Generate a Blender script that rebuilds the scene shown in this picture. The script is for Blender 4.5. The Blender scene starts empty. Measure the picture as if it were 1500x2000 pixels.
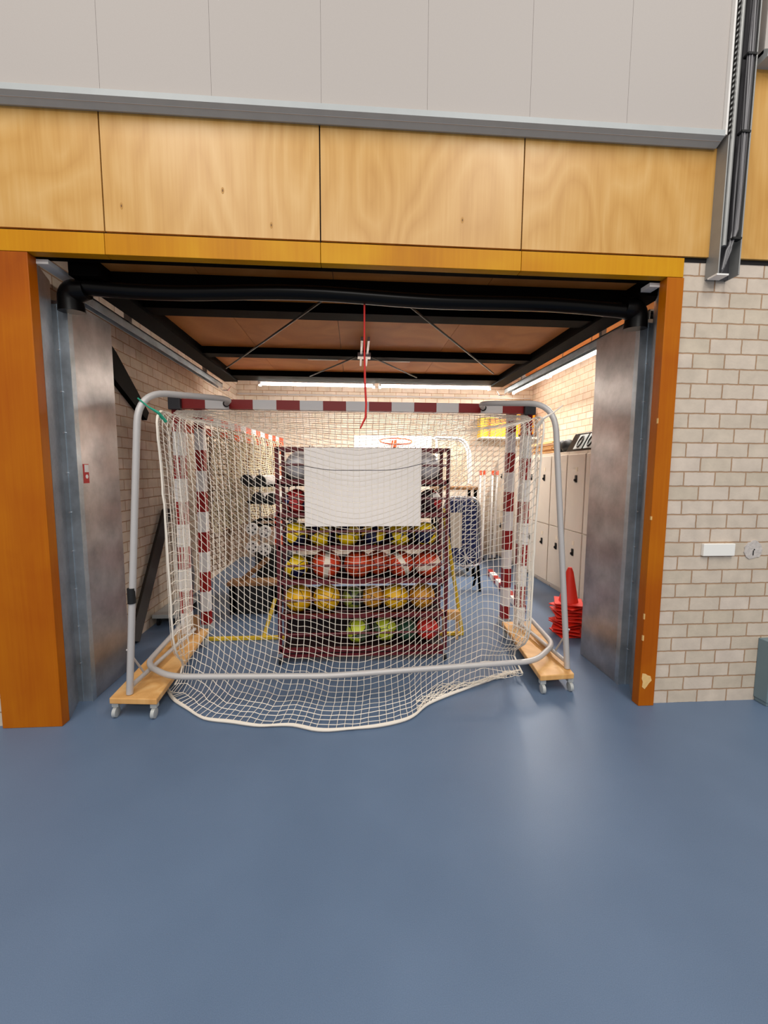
import bpy, bmesh, math, random
from mathutils import Vector, Matrix, Euler
random.seed(7)
C = bpy.context.scene.collection
sc = bpy.context.scene

# ------------------------------------------------------------------ camera
cd = bpy.data.cameras.new('camera'); cam = bpy.data.objects.new('camera', cd); C.objects.link(cam); sc.camera = cam
F, PITCH, YAW, ROLL = 814.9, -0.0983, 0.0699, 0.0053
cd.sensor_fit = 'VERTICAL'; cd.sensor_height = 36.0; cd.sensor_width = 27.0; cd.lens = F/2000*36.0
cd.clip_start = 0.05
fwd = Vector((math.sin(YAW)*math.cos(PITCH), math.cos(YAW)*math.cos(PITCH), math.sin(PITCH)))
rt = Vector((math.cos(YAW), -math.sin(YAW), 0)); up = rt.cross(fwd)
r2 = math.cos(ROLL)*rt+math.sin(ROLL)*up; u2 = -math.sin(ROLL)*rt+math.cos(ROLL)*up
M = Matrix((r2, u2, -fwd)).transposed().to_4x4(); M.translation = Vector((0, -2.6482, 1.6145))
cam.matrix_world = M

# ------------------------------------------------------------------ world, lights, exposure
w = bpy.data.worlds.new('hall_ambient'); sc.world = w; w.use_nodes = True
w.node_tree.nodes['Background'].inputs[0].default_value = (1.0, 0.96, 0.92, 1)
w.node_tree.nodes['Background'].inputs[1].default_value = 0.50
def area(name, loc, rot, sx, sy, power, col=(1, 1, 1)):
    l = bpy.data.lights.new(name, 'AREA'); l.shape = 'RECTANGLE'; l.size = sx; l.size_y = sy; l.energy = power; l.color = col
    o = bpy.data.objects.new(name, l); o.location = loc; o.rotation_euler = rot; C.objects.link(o); return o
area('hall_light', (-2.5, -4.5, 7.0), (0, 0, 0), 1.2, 5, 230, (1, .95, .88))
area('hall_light', (2.5, -4.5, 7.0), (0, 0, 0), 1.2, 5, 230, (1, .97, .92))
area('hall_light', (0.2, -10, 6.5), (math.radians(25), 0, 0), 5, 1.2, 320, (1, .97, .93))
area('storage_lamp_light', (3.02, 3.3, 3.05), (0, math.radians(50), 0), .12, 2.8, 120, (1, .95, .88))
area('storage_lamp_light', (0.3, 3.32, 2.78), (math.radians(42), 0, 0), 3.2, .12, 150, (1, .95, .88))
sc.view_settings.view_transform = 'Standard'; sc.view_settings.look = 'None'
sc.view_settings.exposure = 0.0; sc.view_settings.gamma = 1.0; sc.view_settings.use_curve_mapping = False

# ------------------------------------------------------------------ materials
MATS = {}
def newmat(name):
    m = bpy.data.materials.new(name); m.use_nodes = True; MATS[name] = m
    nt = m.node_tree; return m, nt, nt.nodes['Principled BSDF']
def srgb(r, g, b):
    f = lambda c: ((c/255+0.055)/1.055)**2.4 if c > 10 else c/255/12.92
    return (f(r), f(g), f(b), 1)
def N(nt, t, **kw):
    n = nt.nodes.new(t)
    for k, v in kw.items():
        if hasattr(n, k): setattr(n, k, v)
        else: n.inputs[k].default_value = v
    return n
def plain(name, col, rough=.5, metal=0, noise=.0, scale=30, bump=0, emit=0, coat=0, spec=.5):
    m, nt, b = newmat(name); L = nt.links.new
    b.inputs['Base Color'].default_value = col; b.inputs['Roughness'].default_value = rough; b.inputs['Metallic'].default_value = metal
    b.inputs['Specular IOR Level'].default_value = spec
    if coat: b.inputs['Coat Weight'].default_value = coat
    if noise or bump:
        tc = N(nt, 'ShaderNodeTexCoord'); no = N(nt, 'ShaderNodeTexNoise'); no.inputs['Scale'].default_value = scale; no.inputs['Detail'].default_value = 5
        L(tc.outputs['Object'], no.inputs['Vector'])
        if noise:
            mr = N(nt, 'ShaderNodeMapRange'); mr.inputs['To Min'].default_value = 1-noise; mr.inputs['To Max'].default_value = 1+noise
            mr.inputs['From Min'].default_value = .3; mr.inputs['From Max'].default_value = .7
            L(no.outputs['Fac'], mr.inputs['Value'])
            hs = N(nt, 'ShaderNodeHueSaturation'); hs.inputs['Color'].default_value = col
            L(mr.outputs[0], hs.inputs['Value']); L(hs.outputs[0], b.inputs['Base Color'])
        if bump:
            bp = N(nt, 'ShaderNodeBump'); bp.inputs['Strength'].default_value = bump; bp.inputs['Distance'].default_value = .01
            L(no.outputs['Fac'], bp.inputs['Height']); L(bp.outputs[0], b.inputs['Normal'])
    if emit:
        b.inputs['Emission Color'].default_value = col; b.inputs['Emission Strength'].default_value = emit
    return m
def ramp(nt, stops, interp='LINEAR'):
    r = nt.nodes.new('ShaderNodeValToRGB'); cr = r.color_ramp; cr.interpolation = interp
    while len(cr.elements) < len(stops): cr.elements.new(.5)
    for e, (p, c) in zip(cr.elements, stops): e.position = p; e.color = c
    return r
def brick_mat(name, axis, c1, c2, mortar, ox=0.0):
    m, nt, b = newmat(name); L = nt.links.new
    g = N(nt, 'ShaderNodeNewGeometry'); s = N(nt, 'ShaderNodeSeparateXYZ'); L(g.outputs['Position'], s.inputs[0])
    cx = N(nt, 'ShaderNodeCombineXYZ'); ad = N(nt, 'ShaderNodeMath', operation='ADD'); ad.inputs[1].default_value = ox
    L(s.outputs['X' if axis == 'x' else 'Y'], ad.inputs[0]); L(ad.outputs[0], cx.inputs['X'])
    az = N(nt, 'ShaderNodeMath', operation='ADD'); az.inputs[1].default_value = 0.005
    L(s.outputs['Z'], az.inputs[0]); L(az.outputs[0], cx.inputs['Y'])
    no0 = N(nt, 'ShaderNodeTexNoise'); no0.inputs['Scale'].default_value = 25; L(g.outputs['Position'], no0.inputs['Vector'])
    vm = N(nt, 'ShaderNodeMixRGB'); vm.blend_type = 'LINEAR_LIGHT'; vm.inputs[0].default_value = .0035
    L(cx.outputs[0], vm.inputs[1]); L(no0.outputs['Color'], vm.inputs[2])
    br = N(nt, 'ShaderNodeTexBrick'); L(vm.outputs[0], br.inputs['Vector'])
    br.inputs['Scale'].default_value = 1; br.inputs['Brick Width'].default_value = .22; br.inputs['Row Height'].default_value = .0955
    br.inputs['Mortar Size'].default_value = .0048; br.inputs['Mortar Smooth'].default_value = .25; br.inputs['Bias'].default_value = 0
    br.inputs['Color1'].default_value = c1; br.inputs['Color2'].default_value = c2; br.inputs['Mortar'].default_value = mortar
    no = N(nt, 'ShaderNodeTexNoise'); no.inputs['Scale'].default_value = 9; no.inputs['Detail'].default_value = 8; L(g.outputs['Position'], no.inputs['Vector'])
    mr = N(nt, 'ShaderNodeMapRange'); mr.inputs['From Min'].default_value = .3; mr.inputs['From Max'].default_value = .7; mr.inputs['To Min'].default_value = .88; mr.inputs['To Max'].default_value = 1.08
    L(no.outputs['Fac'], mr.inputs[0]); hs = N(nt, 'ShaderNodeHueSaturation'); L(br.outputs['Color'], hs.inputs['Color']); L(mr.outputs[0], hs.inputs['Value'])
    L(hs.outputs[0], b.inputs['Base Color']); b.inputs['Roughness'].default_value = .8
    bp = N(nt, 'ShaderNodeBump'); bp.invert = True; bp.inputs['Strength'].default_value = .8; bp.inputs['Distance'].default_value = .006
    n2 = N(nt, 'ShaderNodeTexNoise'); n2.inputs['Scale'].default_value = 60; L(g.outputs['Position'], n2.inputs['Vector'])
    bp2 = N(nt, 'ShaderNodeBump'); bp2.inputs['Strength'].default_value = .25; bp2.inputs['Distance'].default_value = .004; L(n2.outputs['Fac'], bp2.inputs['Height'])
    L(br.outputs['Fac'], bp.inputs['Height']); L(bp2.outputs[0], bp.inputs['Normal']); L(bp.outputs[0], b.inputs['Normal'])
    return m
BR1, BR2, MO = srgb(212, 197, 182), srgb(200, 186, 166), srgb(170, 136, 106)
brick_mat('sand_brick_front', 'x', BR1, BR2, MO, ox=.12)
brick_mat('sand_brick_side', 'y', BR1, BR2, MO)
def wood(name, c_lo, c_mid, c_hi, grain=2.2, dist=6, rough=.4, fine=.12, coat=.15, spec=.5, cw=.45):
    m, nt, b = newmat(name); L = nt.links.new
    tc = N(nt, 'ShaderNodeTexCoord'); oi = N(nt, 'ShaderNodeObjectInfo')
    ad = N(nt, 'ShaderNodeVectorMath', operation='ADD'); mu = N(nt, 'ShaderNodeMath', operation='MULTIPLY'); mu.inputs[1].default_value = 37
    L(oi.outputs['Random'], mu.inputs[0]); L(tc.outputs['Object'], ad.inputs[0]); L(mu.outputs[0], ad.inputs[1])
    mp = N(nt, 'ShaderNodeMapping'); mp.inputs['Scale'].default_value = (1, 1, .38); L(ad.outputs[0], mp.inputs['Vector'])
    wv = N(nt, 'ShaderNodeTexNoise'); wv.inputs['Scale'].default_value = grain; wv.inputs['Detail'].default_value = 1.5; wv.inputs['Distortion'].default_value = .6
    L(mp.outputs[0], wv.inputs['Vector'])
    m1 = N(nt, 'ShaderNodeMath', operation='MULTIPLY'); m1.inputs[1].default_value = dist; L(wv.outputs['Fac'], m1.inputs[0])
    pp = N(nt, 'ShaderNodeMath', operation='PINGPONG'); pp.inputs[1].default_value = .5; L(m1.outputs[0], pp.inputs[0])
    m2 = N(nt, 'ShaderNodeMath', operation='MULTIPLY'); m2.inputs[1].default_value = 2; L(pp.outputs[0], m2.inputs[0])
    mp2 = N(nt, 'ShaderNodeMapping'); mp2.inputs['Scale'].default_value = (60, 60, 2.2); L(ad.outputs[0], mp2.inputs['Vector'])
    fn = N(nt, 'ShaderNodeTexNoise'); fn.inputs['Scale'].default_value = 1; fn.inputs['Detail'].default_value = 4; L(mp2.outputs[0], fn.inputs['Vector'])
    mx = N(nt, 'ShaderNodeMix'); mx.inputs['Factor'].default_value = cw; L(m2.outputs[0], mx.inputs['A']); L(fn.outputs['Fac'], mx.inputs['B'])
    big = N(nt, 'ShaderNodeTexNoise'); big.inputs['Scale'].default_value = 1.4; big.inputs['Detail'].default_value = 3; big.inputs['Distortion'].default_value = 1.2; L(ad.outputs[0], big.inputs['Vector'])
    mx2 = N(nt, 'ShaderNodeMix'); mx2.inputs['Factor'].default_value = .45; L(mx.outputs['Result'], mx2.inputs['A']); L(big.outputs['Fac'], mx2.inputs['B'])
    rp = ramp(nt, [(.25, c_lo), (.5, c_mid), (.75, c_hi)]); L(mx2.outputs['Result'], rp.inputs[0]); L(rp.outputs[0], b.inputs['Base Color'])
    b.inputs['Roughness'].default_value = rough; b.inputs['Coat Weight'].default_value = coat; b.inputs['Coat Roughness'].default_value = .3; b.inputs['Specular IOR Level'].default_value = spec
    return m
wood('birch_ply', srgb(188, 134, 54), srgb(204, 154, 78), srgb(216, 172, 104), grain=1.3, dist=14, coat=.15, cw=.62)
wood('amber_wood', srgb(180, 112, 0), srgb(196, 130, 2), srgb(208, 150, 14), grain=1.2, dist=3, rough=.45, coat=0, spec=.2)
wood('jamb_wood', srgb(146, 66, 0), srgb(168, 84, 0), srgb(184, 104, 2), grain=1.0, dist=3, rough=.42, coat=0, spec=.2)
wood('door_leaf_wood', srgb(176, 102, 36), srgb(190, 114, 44), srgb(202, 128, 58), grain=1.6, dist=4, rough=.6, coat=0)
wood('dolly_wood', srgb(206, 150, 84), srgb(222, 170, 104), srgb(232, 190, 130), grain=3, dist=5, rough=.5)
wood('dark_wood', srgb(120, 84, 50), srgb(150, 108, 68), srgb(176, 134, 90), grain=3, dist=5, rough=.6, coat=0)
plain('knot_dark', srgb(110, 70, 24), .6); plain('knot_ring', srgb(184, 132, 52), .5)
plain('cladding_board', srgb(180, 173, 168), .75, noise=.012, scale=160, bump=.04)
plain('grey_steel', srgb(176, 180, 180), .5, noise=.03, scale=12)
plain('column_steel', srgb(150, 150, 148), .45, .3, noise=.05, scale=10)
plain('dark_gap', srgb(20, 16, 14), .9)
plain('black_steel', (.0016, .0011, .001, 1), .6, spec=.04)
plain('black_satin', (.0018, .0015, .0015, 1), .3, spec=.18)
plain('tray_dark', srgb(34, 10, 12), .6)
plain('shade_dark', srgb(44, 38, 36), .5)  # dark tone of the slanting bar that stands in for shade
plain('black_rubber', srgb(14, 14, 15), .6)
plain('white_paint', srgb(235, 232, 228), .4)
plain('white_plastic', srgb(240, 238, 232), .45)
plain('off_white_net', srgb(236, 226, 212), .85)
plain('cream_net', srgb(205, 192, 160), .9)
plain('brown_net', srgb(120, 90, 66), .9)
plain('green_rope', srgb(30, 150, 120), .7)
plain('tube_grey', srgb(190, 186, 184), .45, .15, noise=.02, scale=8)
plain('goal_red', srgb(150, 18, 14), .4)
plain('goal_white', srgb(236, 232, 230), .4)
plain('orange_red', srgb(224, 74, 32), .4)
plain('rack_red', srgb(96, 18, 24), .35, coat=.2)
plain('cord_red', srgb(205, 36, 30), .6)
plain('cone_red', srgb(236, 44, 24), .5)
plain('yellow_foam', srgb(255, 206, 10), .6, noise=.05, scale=6)
plain('orange_foam', srgb(250, 160, 10), .6, noise=.05, scale=6)
plain('yellow_paint', srgb(222, 186, 40), .5)
plain('locker_grey', srgb(226, 216, 202), .45, noise=.015, scale=6)
plain('board_cloth', srgb(250, 243, 238), .7, noise=.01, scale=60, bump=.05)
plain('blue_pad', srgb(38, 52, 110), .5)
plain('cable_grey', srgb(120, 118, 120), .5)
plain('cable_dark', srgb(52, 50, 54), .5)
plain('castor_grey', srgb(190, 192, 190), .3, .2)
plain('chrome', srgb(210, 212, 215), .2, .9)
plain('box_blue_grey', srgb(112, 132, 140), .5)
plain('cream_pad', srgb(240, 228, 205), .6)
plain('stick_wood', srgb(214, 168, 112), .5, noise=.15, scale=14)
plain('mortar_patch', srgb(196, 188, 182), .95, noise=.12, scale=40, bump=.6)
plain('digit_plate', srgb(196, 206, 206), .5)
plain('sticker_red', srgb(190, 40, 40), .5)
plain('storage_ceiling_wood', srgb(196, 128, 62), .7, noise=.1, scale=5)
plain('bare_wood', srgb(226, 186, 120), .7, noise=.08, scale=30)
plain('lamp_tube', (1, .96, .9, 1), .5, emit=9)

def galv(name, base, r0, r1):
    m, nt, b = newmat(name); L = nt.links.new
    tc = N(nt, 'ShaderNodeTexCoord'); no = N(nt, 'ShaderNodeTexNoise'); no.inputs['Scale'].default_value = 5; no.inputs['Detail'].default_value = 6; no.inputs['Roughness'].default_value = .6
    L(tc.outputs['Object'], no.inputs['Vector'])
    rp = ramp(nt, [(.3, [c*.72 for c in base[:3]]+[1]), (.7, [min(1, c*1.2) for c in base[:3]]+[1])]); L(no.outputs['Fac'], rp.inputs[0]); L(rp.outputs[0], b.inputs['Base Color'])
    vo = N(nt, 'ShaderNodeTexVoronoi'); vo.inputs['Scale'].default_value = 45; L(tc.outputs['Object'], vo.inputs['Vector'])
    mr = N(nt, 'ShaderNodeMapRange'); mr.inputs['To Min'].default_value = r0; mr.inputs['To Max'].default_value = r1; L(vo.outputs['Distance'], mr.inputs[0])
    L(mr.outputs[0], b.inputs['Roughness']); b.inputs['Metallic'].default_value = .85
    return m
galv('galvanised', srgb(184, 180, 180), .28, .42)
galv('galvanised_bright', srgb(186, 196, 204), .35, .5)

def floor_mat():
    m, nt, b = newmat('blue_rubber_floor'); L = nt.links.new
    g = N(nt, 'ShaderNodeNewGeometry')
    n1 = N(nt, 'ShaderNodeTexNoise'); n1.inputs['Scale'].default_value = 300; n1.inputs['Detail'].default_value = 3; L(g.outputs['Position'], n1.inputs['Vector'])
    n2 = N(nt, 'ShaderNodeTexNoise'); n2.inputs['Scale'].default_value = 1.3; n2.inputs['Detail'].default_value = 6; L(g.outputs['Position'], n2.inputs['Vector'])
    mx = N(nt, 'ShaderNodeMix'); mx.inputs['Factor'].default_value = .5; L(n1.outputs['Fac'], mx.inputs['A']); L(n2.outputs['Fac'], mx.inputs['B'])
    rp = ramp(nt, [(.3, srgb(86, 105, 131)), (.7, srgb(102, 122, 149))]); L(mx.outputs['Result'], rp.inputs[0]); L(rp.outputs[0], b.inputs['Base Color'])
    b.inputs['Roughness'].default_value = .42; b.inputs['Specular IOR Level'].default_value = .35
    bp = N(nt, 'ShaderNodeBump'); bp.inputs['Strength'].default_value = .12; bp.inputs['Distance'].default_value = .002; L(n1.outputs['Fac'], bp.inputs['Height']); L(bp.outputs[0], b.inputs['Normal'])
floor_mat()
def ball_mat(name, cols, scale, seam=None, rough=.45):
    m, nt, b = newmat(name); L = nt.links.new
    tc = N(nt, 'ShaderNodeTexCoord'); vo = N(nt, 'ShaderNodeTexVoronoi'); vo.inputs['Scale'].default_value = scale; L(tc.outputs['Object'], vo.inputs['Vector'])
    sp = N(nt, 'ShaderNodeSeparateColor'); L(vo.outputs['Color'], sp.inputs[0])
    n = len(cols); rp = ramp(nt, [((i)/n*.9+.02 if i else 0, c) for i, c in enumerate(cols)], 'CONSTANT'); L(sp.outputs[0], rp.inputs[0])
    v2 = N(nt, 'ShaderNodeTexVoronoi', feature='DISTANCE_TO_EDGE'); v2.inputs['Scale'].default_value = scale; L(tc.outputs['Object'], v2.inputs['Vector'])
    lt = N(nt, 'ShaderNodeMath', operation='LESS_THAN'); lt.inputs[1].default_value = .03; L(v2.outputs['Distance'], lt.inputs[0])
    mx = N(nt, 'ShaderNodeMixRGB'); mx.inputs[2].default_value = seam or (0.02, .02, .02, 1); L(lt.outputs[0], mx.inputs[0]); L(rp.outputs[0], mx.inputs[1])
    L(mx.outputs[0], b.inputs['Base Color']); b.inputs['Roughness'].default_value = rough
def basket_mat(name, col, panel=None):
    m, nt, b = newmat(name); L = nt.links.new
    tc = N(nt, 'ShaderNodeTexCoord'); s = N(nt, 'ShaderNodeSeparateXYZ'); L(tc.outputs['Object'], s.inputs[0])
    def ab(o):
        a = N(nt, 'ShaderNodeMath', operation='ABSOLUTE'); L(o, a.inputs[0]); return a.outputs[0]
    x, y, z = ab(s.outputs[0]), ab(s.outputs[1]), ab(s.outputs[2])
    z2 = N(nt, 'ShaderNodeMath', operation='MULTIPLY'); L(z, z2.inputs[0]); L(z, z2.inputs[1])
    z3 = N(nt, 'ShaderNodeMath', operation='MULTIPLY_ADD'); L(z2.outputs[0], z3.inputs[0]); z3.inputs[1].default_value = 4.5; z3.inputs[2].default_value = .045
    df = N(nt, 'ShaderNodeMath', operation='SUBTRACT'); L(y, df.inputs[0]); L(z3.outputs[0], df.inputs[1]); c = ab(df.outputs[0])
    m1 = N(nt, 'ShaderNodeMath', operation='MINIMUM'); L(x, m1.inputs[0]); L(z, m1.inputs[1])
    m2 = N(nt, 'ShaderNodeMath', operation='MINIMUM'); L(m1.outputs[0], m2.inputs[0]); L(c, m2.inputs[1])
    lt = N(nt, 'ShaderNodeMath', operation='LESS_THAN'); L(m2.outputs[0], lt.inputs[0]); lt.inputs[1].default_value = .0028
    mx = N(nt, 'ShaderNodeMixRGB'); mx.inputs[1].default_value = col; mx.inputs[2].default_value = (.015, .01, .01, 1); L(lt.outputs[0], mx.inputs[0])
    out = mx.outputs[0]
    if panel:
        lp = N(nt, 'ShaderNodeMath', operation='LESS_THAN'); lp.inputs[1].default_value = .022; L(x, lp.inputs[0])
        mm = N(nt, 'ShaderNodeMixRGB'); L(lp.outputs[0], mm.inputs[0]); L(mx.outputs[0], mm.inputs[1]); mm.inputs[2].default_value = panel; out = mm.outputs[0]
    L(out, b.inputs['Base Color']); b.inputs['Roughness'].default_value = .5
    no = N(nt, 'ShaderNodeTexNoise'); no.inputs['Scale'].default_value = 250; L(tc.outputs['Object'], no.inputs['Vector'])
    bp = N(nt, 'ShaderNodeBump'); bp.inputs['Strength'].default_value = .3; bp.inputs['Distance'].default_value = .002; L(no.outputs['Fac'], bp.inputs['Height']); L(bp.outputs[0], b.inputs['Normal'])
ball_mat('blue_yellow_panels', [srgb(14, 16, 60), srgb(255, 212, 0), srgb(18, 22, 70), srgb(255, 216, 0)], 10)
ball_mat('red_blue_panels', [srgb(190, 30, 40), srgb(40, 50, 120), srgb(214, 60, 60)], 9)
ball_mat('red_white_panels', [srgb(190, 24, 30), srgb(240, 232, 225), srgb(60, 30, 40)], 9)
ball_mat('lime_panels', [srgb(214, 226, 60), srgb(196, 212, 50), srgb(90, 110, 80)], 10)
ball_mat('lime_dark_panels', [srgb(150, 160, 50), srgb(110, 124, 60), srgb(50, 60, 50)], 10)
basket_mat('orange_basketball_skin', srgb(210, 66, 22)); basket_mat('orange_white_basketball_skin', srgb(220, 64, 24), srgb(244, 226, 205))
basket_mat('yellow_basketball_skin', srgb(250, 190, 10)); basket_mat('amber_basketball_skin', srgb(222, 150, 30))
plain('red_ball_skin', srgb(216, 44, 36), .4); plain('green_ball_skin', srgb(38, 74, 54), .5); plain('grey_ball_skin', srgb(216, 212, 214), .35, noise=.03, scale=8)

# ------------------------------------------------------------------ mesh helpers
BASE = {}
class MB:
    def __init__(s): s.v = []; s.f = []; s.m = []
    def box(s, c, d, mat=0, R=None):
        c = Vector(c); n = len(s.v)
        for z in (-1, 1):
            for y in (-1, 1):
                for x in (-1, 1):
                    p = Vector((x*d[0]/2, y*d[1]/2, z*d[2]/2)); s.v.append(c+(R @ p if R else p))
        for q in ((0, 2, 3, 1), (4, 5, 7, 6), (0, 1, 5, 4), (2, 6, 7, 3), (0, 4, 6, 2), (1, 3, 7, 5)):
            s.f.append([n+i for i in q]); s.m.append(mat)
        return s
    def bb(s, x0, x1, y0, y1, z0, z1, mat=0): return s.box(((x0+x1)/2, (y0+y1)/2, (z0+z1)/2), (abs(x1-x0), abs(y1-y0), abs(z1-z0)), mat)
    def tube(s, pts, r, seg=8, mat=0, cap=True):
        P = [Vector(p) for p in pts]; n = len(P); rs = r if isinstance(r, (list, tuple)) else [r]*n
        t = (P[1]-P[0]).normalized(); a = Vector((0, 0, 1)) if abs(t.z) < .9 else Vector((1, 0, 0)); u = t.cross(a).normalized()
        base = len(s.v)
        for i in range(n):
            if i == 0: t = P[1]-P[0]
            elif i == n-1: t = P[-1]-P[-2]
            else: t = (P[i+1]-P[i]).normalized()+(P[i]-P[i-1]).normalized()
            if t.length < 1e-9: t = Vector((0, 0, 1))
            t = t.normalized(); u = (u-t*u.dot(t)); u = u.normalized() if u.length > 1e-6 else t.orthogonal().normalized(); v = t.cross(u)
            for k in range(seg):
                an = 2*math.pi*k/seg; s.v.append(P[i]+rs[i]*(math.cos(an)*u+math.sin(an)*v))
        for i in range(n-1):
            for k in range(seg):
                a0 = base+i*seg+k; b0 = base+i*seg+(k+1) % seg
                s.f.append([a0, b0, b0+seg, a0+seg]); s.m.append(mat)
        if cap:
            s.f.append([base+k for k in range(seg)][::-1]); s.m.append(mat); s.f.append([base+(n-1)*seg+k for k in range(seg)]); s.m.append(mat)
        return s
    def lathe(s, c, prof, seg=20, mat=0, ax='z', R=None):   # prof: (r, h)
        c = Vector(c); b = len(s.v)
        for (r, h) in prof:
            for k in range(seg):
                an = 2*math.pi*k/seg; x, y = r*math.cos(an), r*math.sin(an)
                p = {'z': Vector((x, y, h)), 'x': Vector((h, x, y)), 'y': Vector((y, h, x))}[ax]
                s.v.append(c+(R @ p if R else p))
        for i in range(len(prof)-1):
            for k in range(seg):
                a0 = b+i*seg+k; b0 = b+i*seg+(k+1) % seg; s.f.append([a0, b0, b0+seg, a0+seg]); s.m.append(mat)
        s.f.append([b+k for k in range(seg)][::-1]); s.m.append(mat)
        e = b+(len(prof)-1)*seg; s.f.append([e+k for k in range(seg)]); s.m.append(mat)
        return s
    def sphere(s, c, r, seg=24, rings=14, mat=0, sc=(1, 1, 1)):
        pr = [(r*math.sin(math.pi*i/rings)+1e-5, -r*math.cos(math.pi*i/rings)) for i in range(rings+1)]
        n = len(s.v); s.lathe((0, 0, 0), pr, seg, mat)
        for i in range(n, len(s.v)): q = s.v[i]; s.v[i] = Vector((q.x*sc[0]+c[0], q.y*sc[1]+c[1], q.z*sc[2]+c[2]))
        return s
    def prism(s, poly, axis, a, b, mat=0):     # poly of 2D points extruded along axis from a to b
        f = {'x': lambda p, h: Vector((h, p[0], p[1])), 'y': lambda p, h: Vector((p[0], h, p[1])), 'z': lambda p, h: Vector((p[0], p[1], h))}[axis]
        n = len(s.v); k = len(poly)
        s.v += [f(p, a) for p in poly]+[f(p, b) for p in poly]
        s.f.append(list(range(n, n+k))[::-1]); s.f.append(list(range(n+k, n+2*k))); s.m += [mat, mat]
        for i in range(k): s.f.append([n+i, n+(i+1) % k, n+k+(i+1) % k, n+k+i]); s.m.append(mat)
        return s
    def build(s, name, mats, parent=None, smooth=False, bevel=0, origin=None):
        if isinstance(mats, str): mats = [mats]
        if parent is not None: base = BASE[parent.name]
        elif origin is not None: base = Vector(origin)
        else:
            xs = [p[0] for p in s.v]; ys = [p[1] for p in s.v]; zs = [p[2] for p in s.v]
            base = Vector(((min(xs)+max(xs))/2, (min(ys)+max(ys))/2, min(zs)))
        me = bpy.data.meshes.new(name); me.from_pydata([tuple(Vector(p)-base) for p in s.v], [], s.f)
        for k in mats: me.materials.append(MATS[k])
        me.polygons.foreach_set('material_index', s.m)
        bm = bmesh.new(); bm.from_mesh(me); bmesh.ops.recalc_face_normals(bm, faces=bm.faces); bm.to_mesh(me); bm.free()
        if smooth:
            me.polygons.foreach_set('use_smooth', [True]*len(me.polygons))
            try: me.set_sharp_from_angle(angle=math.radians(40))
            except Exception: pass
        me.update()
        o = bpy.data.objects.new(name, me); C.objects.link(o)
        if parent is not None: o.parent = parent
        else: o.location = base
        BASE[o.name] = base
        if bevel:
            b = o.modifiers.new('bevel', 'BEVEL'); b.width = bevel; b.segments = 2; b.limit_method = 'ANGLE'
        return o
def thing(name, label, cat, loc, group=None):
    o = bpy.data.objects.new(name, None); o.empty_display_size = .1; C.objects.link(o); o.location = loc; BASE[o.name] = Vector(loc)
    return tag(o, label, cat, group)
def tag(o, label=None, cat=None, group=None, kind=None):
    if label: o['label'] = label
    if cat: o['category'] = cat
    if group: o['group'] = group
    if kind: o['kind'] = kind
    return o
def struct(o, label=None): return tag(o, label, None, None, 'structure')
def sempty(name, loc):
    o = bpy.data.objects.new(name, None); C.objects.link(o); o.location = loc; BASE[o.name] = Vector(loc); o['kind'] = 'structure'; return o
def copy_thing(root, loc, label=None, group=None, rot=None):
    r = root.copy(); C.objects.link(r); r.location = loc; BASE[r.name] = Vector(loc)
    if rot is not None: r.rotation_euler = rot
    if label: r['label'] = label
    if group: r['group'] = group
    for ch in list(root.children):
        c = ch.copy(); C.objects.link(c); c.parent = r
        for g in list(ch.children):
            d = g.copy(); C.objects.link(d); d.parent = c
    return r
def arc(c, r, a0, a1, n, pl='xz'):
    out = []
    for i in range(n+1):
        a = math.radians(a0+(a1-a0)*i/n); u, v = r*math.cos(a), r*math.sin(a)
        out.append(Vector((c[0]+u, c[1], c[2]+v)) if pl == 'xz' else Vector((c[0]+u, c[1]+v, c[2])) if pl == 'xy' else Vector((c[0], c[1]+u, c[2]+v)))
    return out
def rounded(pts, rad, n=6):                     # polyline with rounded corners
    P = [Vector(p) for p in pts]; out = [P[0]]
    for i in range(1, len(P)-1):
        a = (P[i-1]-P[i]); b = (P[i+1]-P[i]); r = min(rad, a.length*.45, b.length*.45)
        p0 = P[i]+a.normalized()*r; p1 = P[i]+b.normalized()*r
        for k in range(n+1):
            t = k/n; out.append((1-t)**2*p0+2*t*(1-t)*P[i]+t*t*p1)
    out.append(P[-1]); return out
def bands(mb, p0, p1, wdt, lens, cols, up=Vector((0, 0, 1))):   # square post in coloured bands
    p0, p1 = Vector(p0), Vector(p1); d = (p1-p0).normalized(); t = 0
    for L_, c in zip(lens, cols):
        a = p0+d*t; b = p0+d*(t+L_); m = (a+b)/2
        sz = [wdt, wdt, wdt]; k = max(range(3), key=lambda i: abs(d[i])); sz[k] = L_
        mb.box(m, sz, c); t += L_

# ------------------------------------------------------------------ structure
H = 2.835
struct(MB().bb(-7, 7, -7, 5.6, -.1, 0).build('floor', 'blue_rubber_floor', origin=(0, 0, 0)))
struct(MB().bb(2.069, 5.0, 0, .22, 0, 4.9).build('wall_front_right', 'sand_brick_front'))
struct(MB().bb(-5.0, -2.196, 0, .22, 0, 4.9).build('wall_front_left', 'sand_brick_front'))
struct(MB().bb(-2.196, 2.069, .03, .085, H+.005, 4.9).build('wall_front_upper', 'dark_gap'))
struct(MB().bb(-2.4, -2.1, .22, 3.44, 0, 3.4).bb(-2.4, -2.13, 3.44, 5.2, 0, 3.4).build('wall_left', 'sand_brick_side'))
struct(MB().bb(3.35, 3.6, .22, 5.2, 0, 3.4).build('wall_right', 'sand_brick_side'))
struct(MB().bb(-2.4, 3.6, 5.2, 5.4, 0, 3.4).build('wall_back', 'sand_brick_front'))
struct(MB().bb(-2.4, 3.6, .03, 5.4, 3.4, 3.5).build('ceiling', 'storage_ceiling_wood'))

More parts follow.
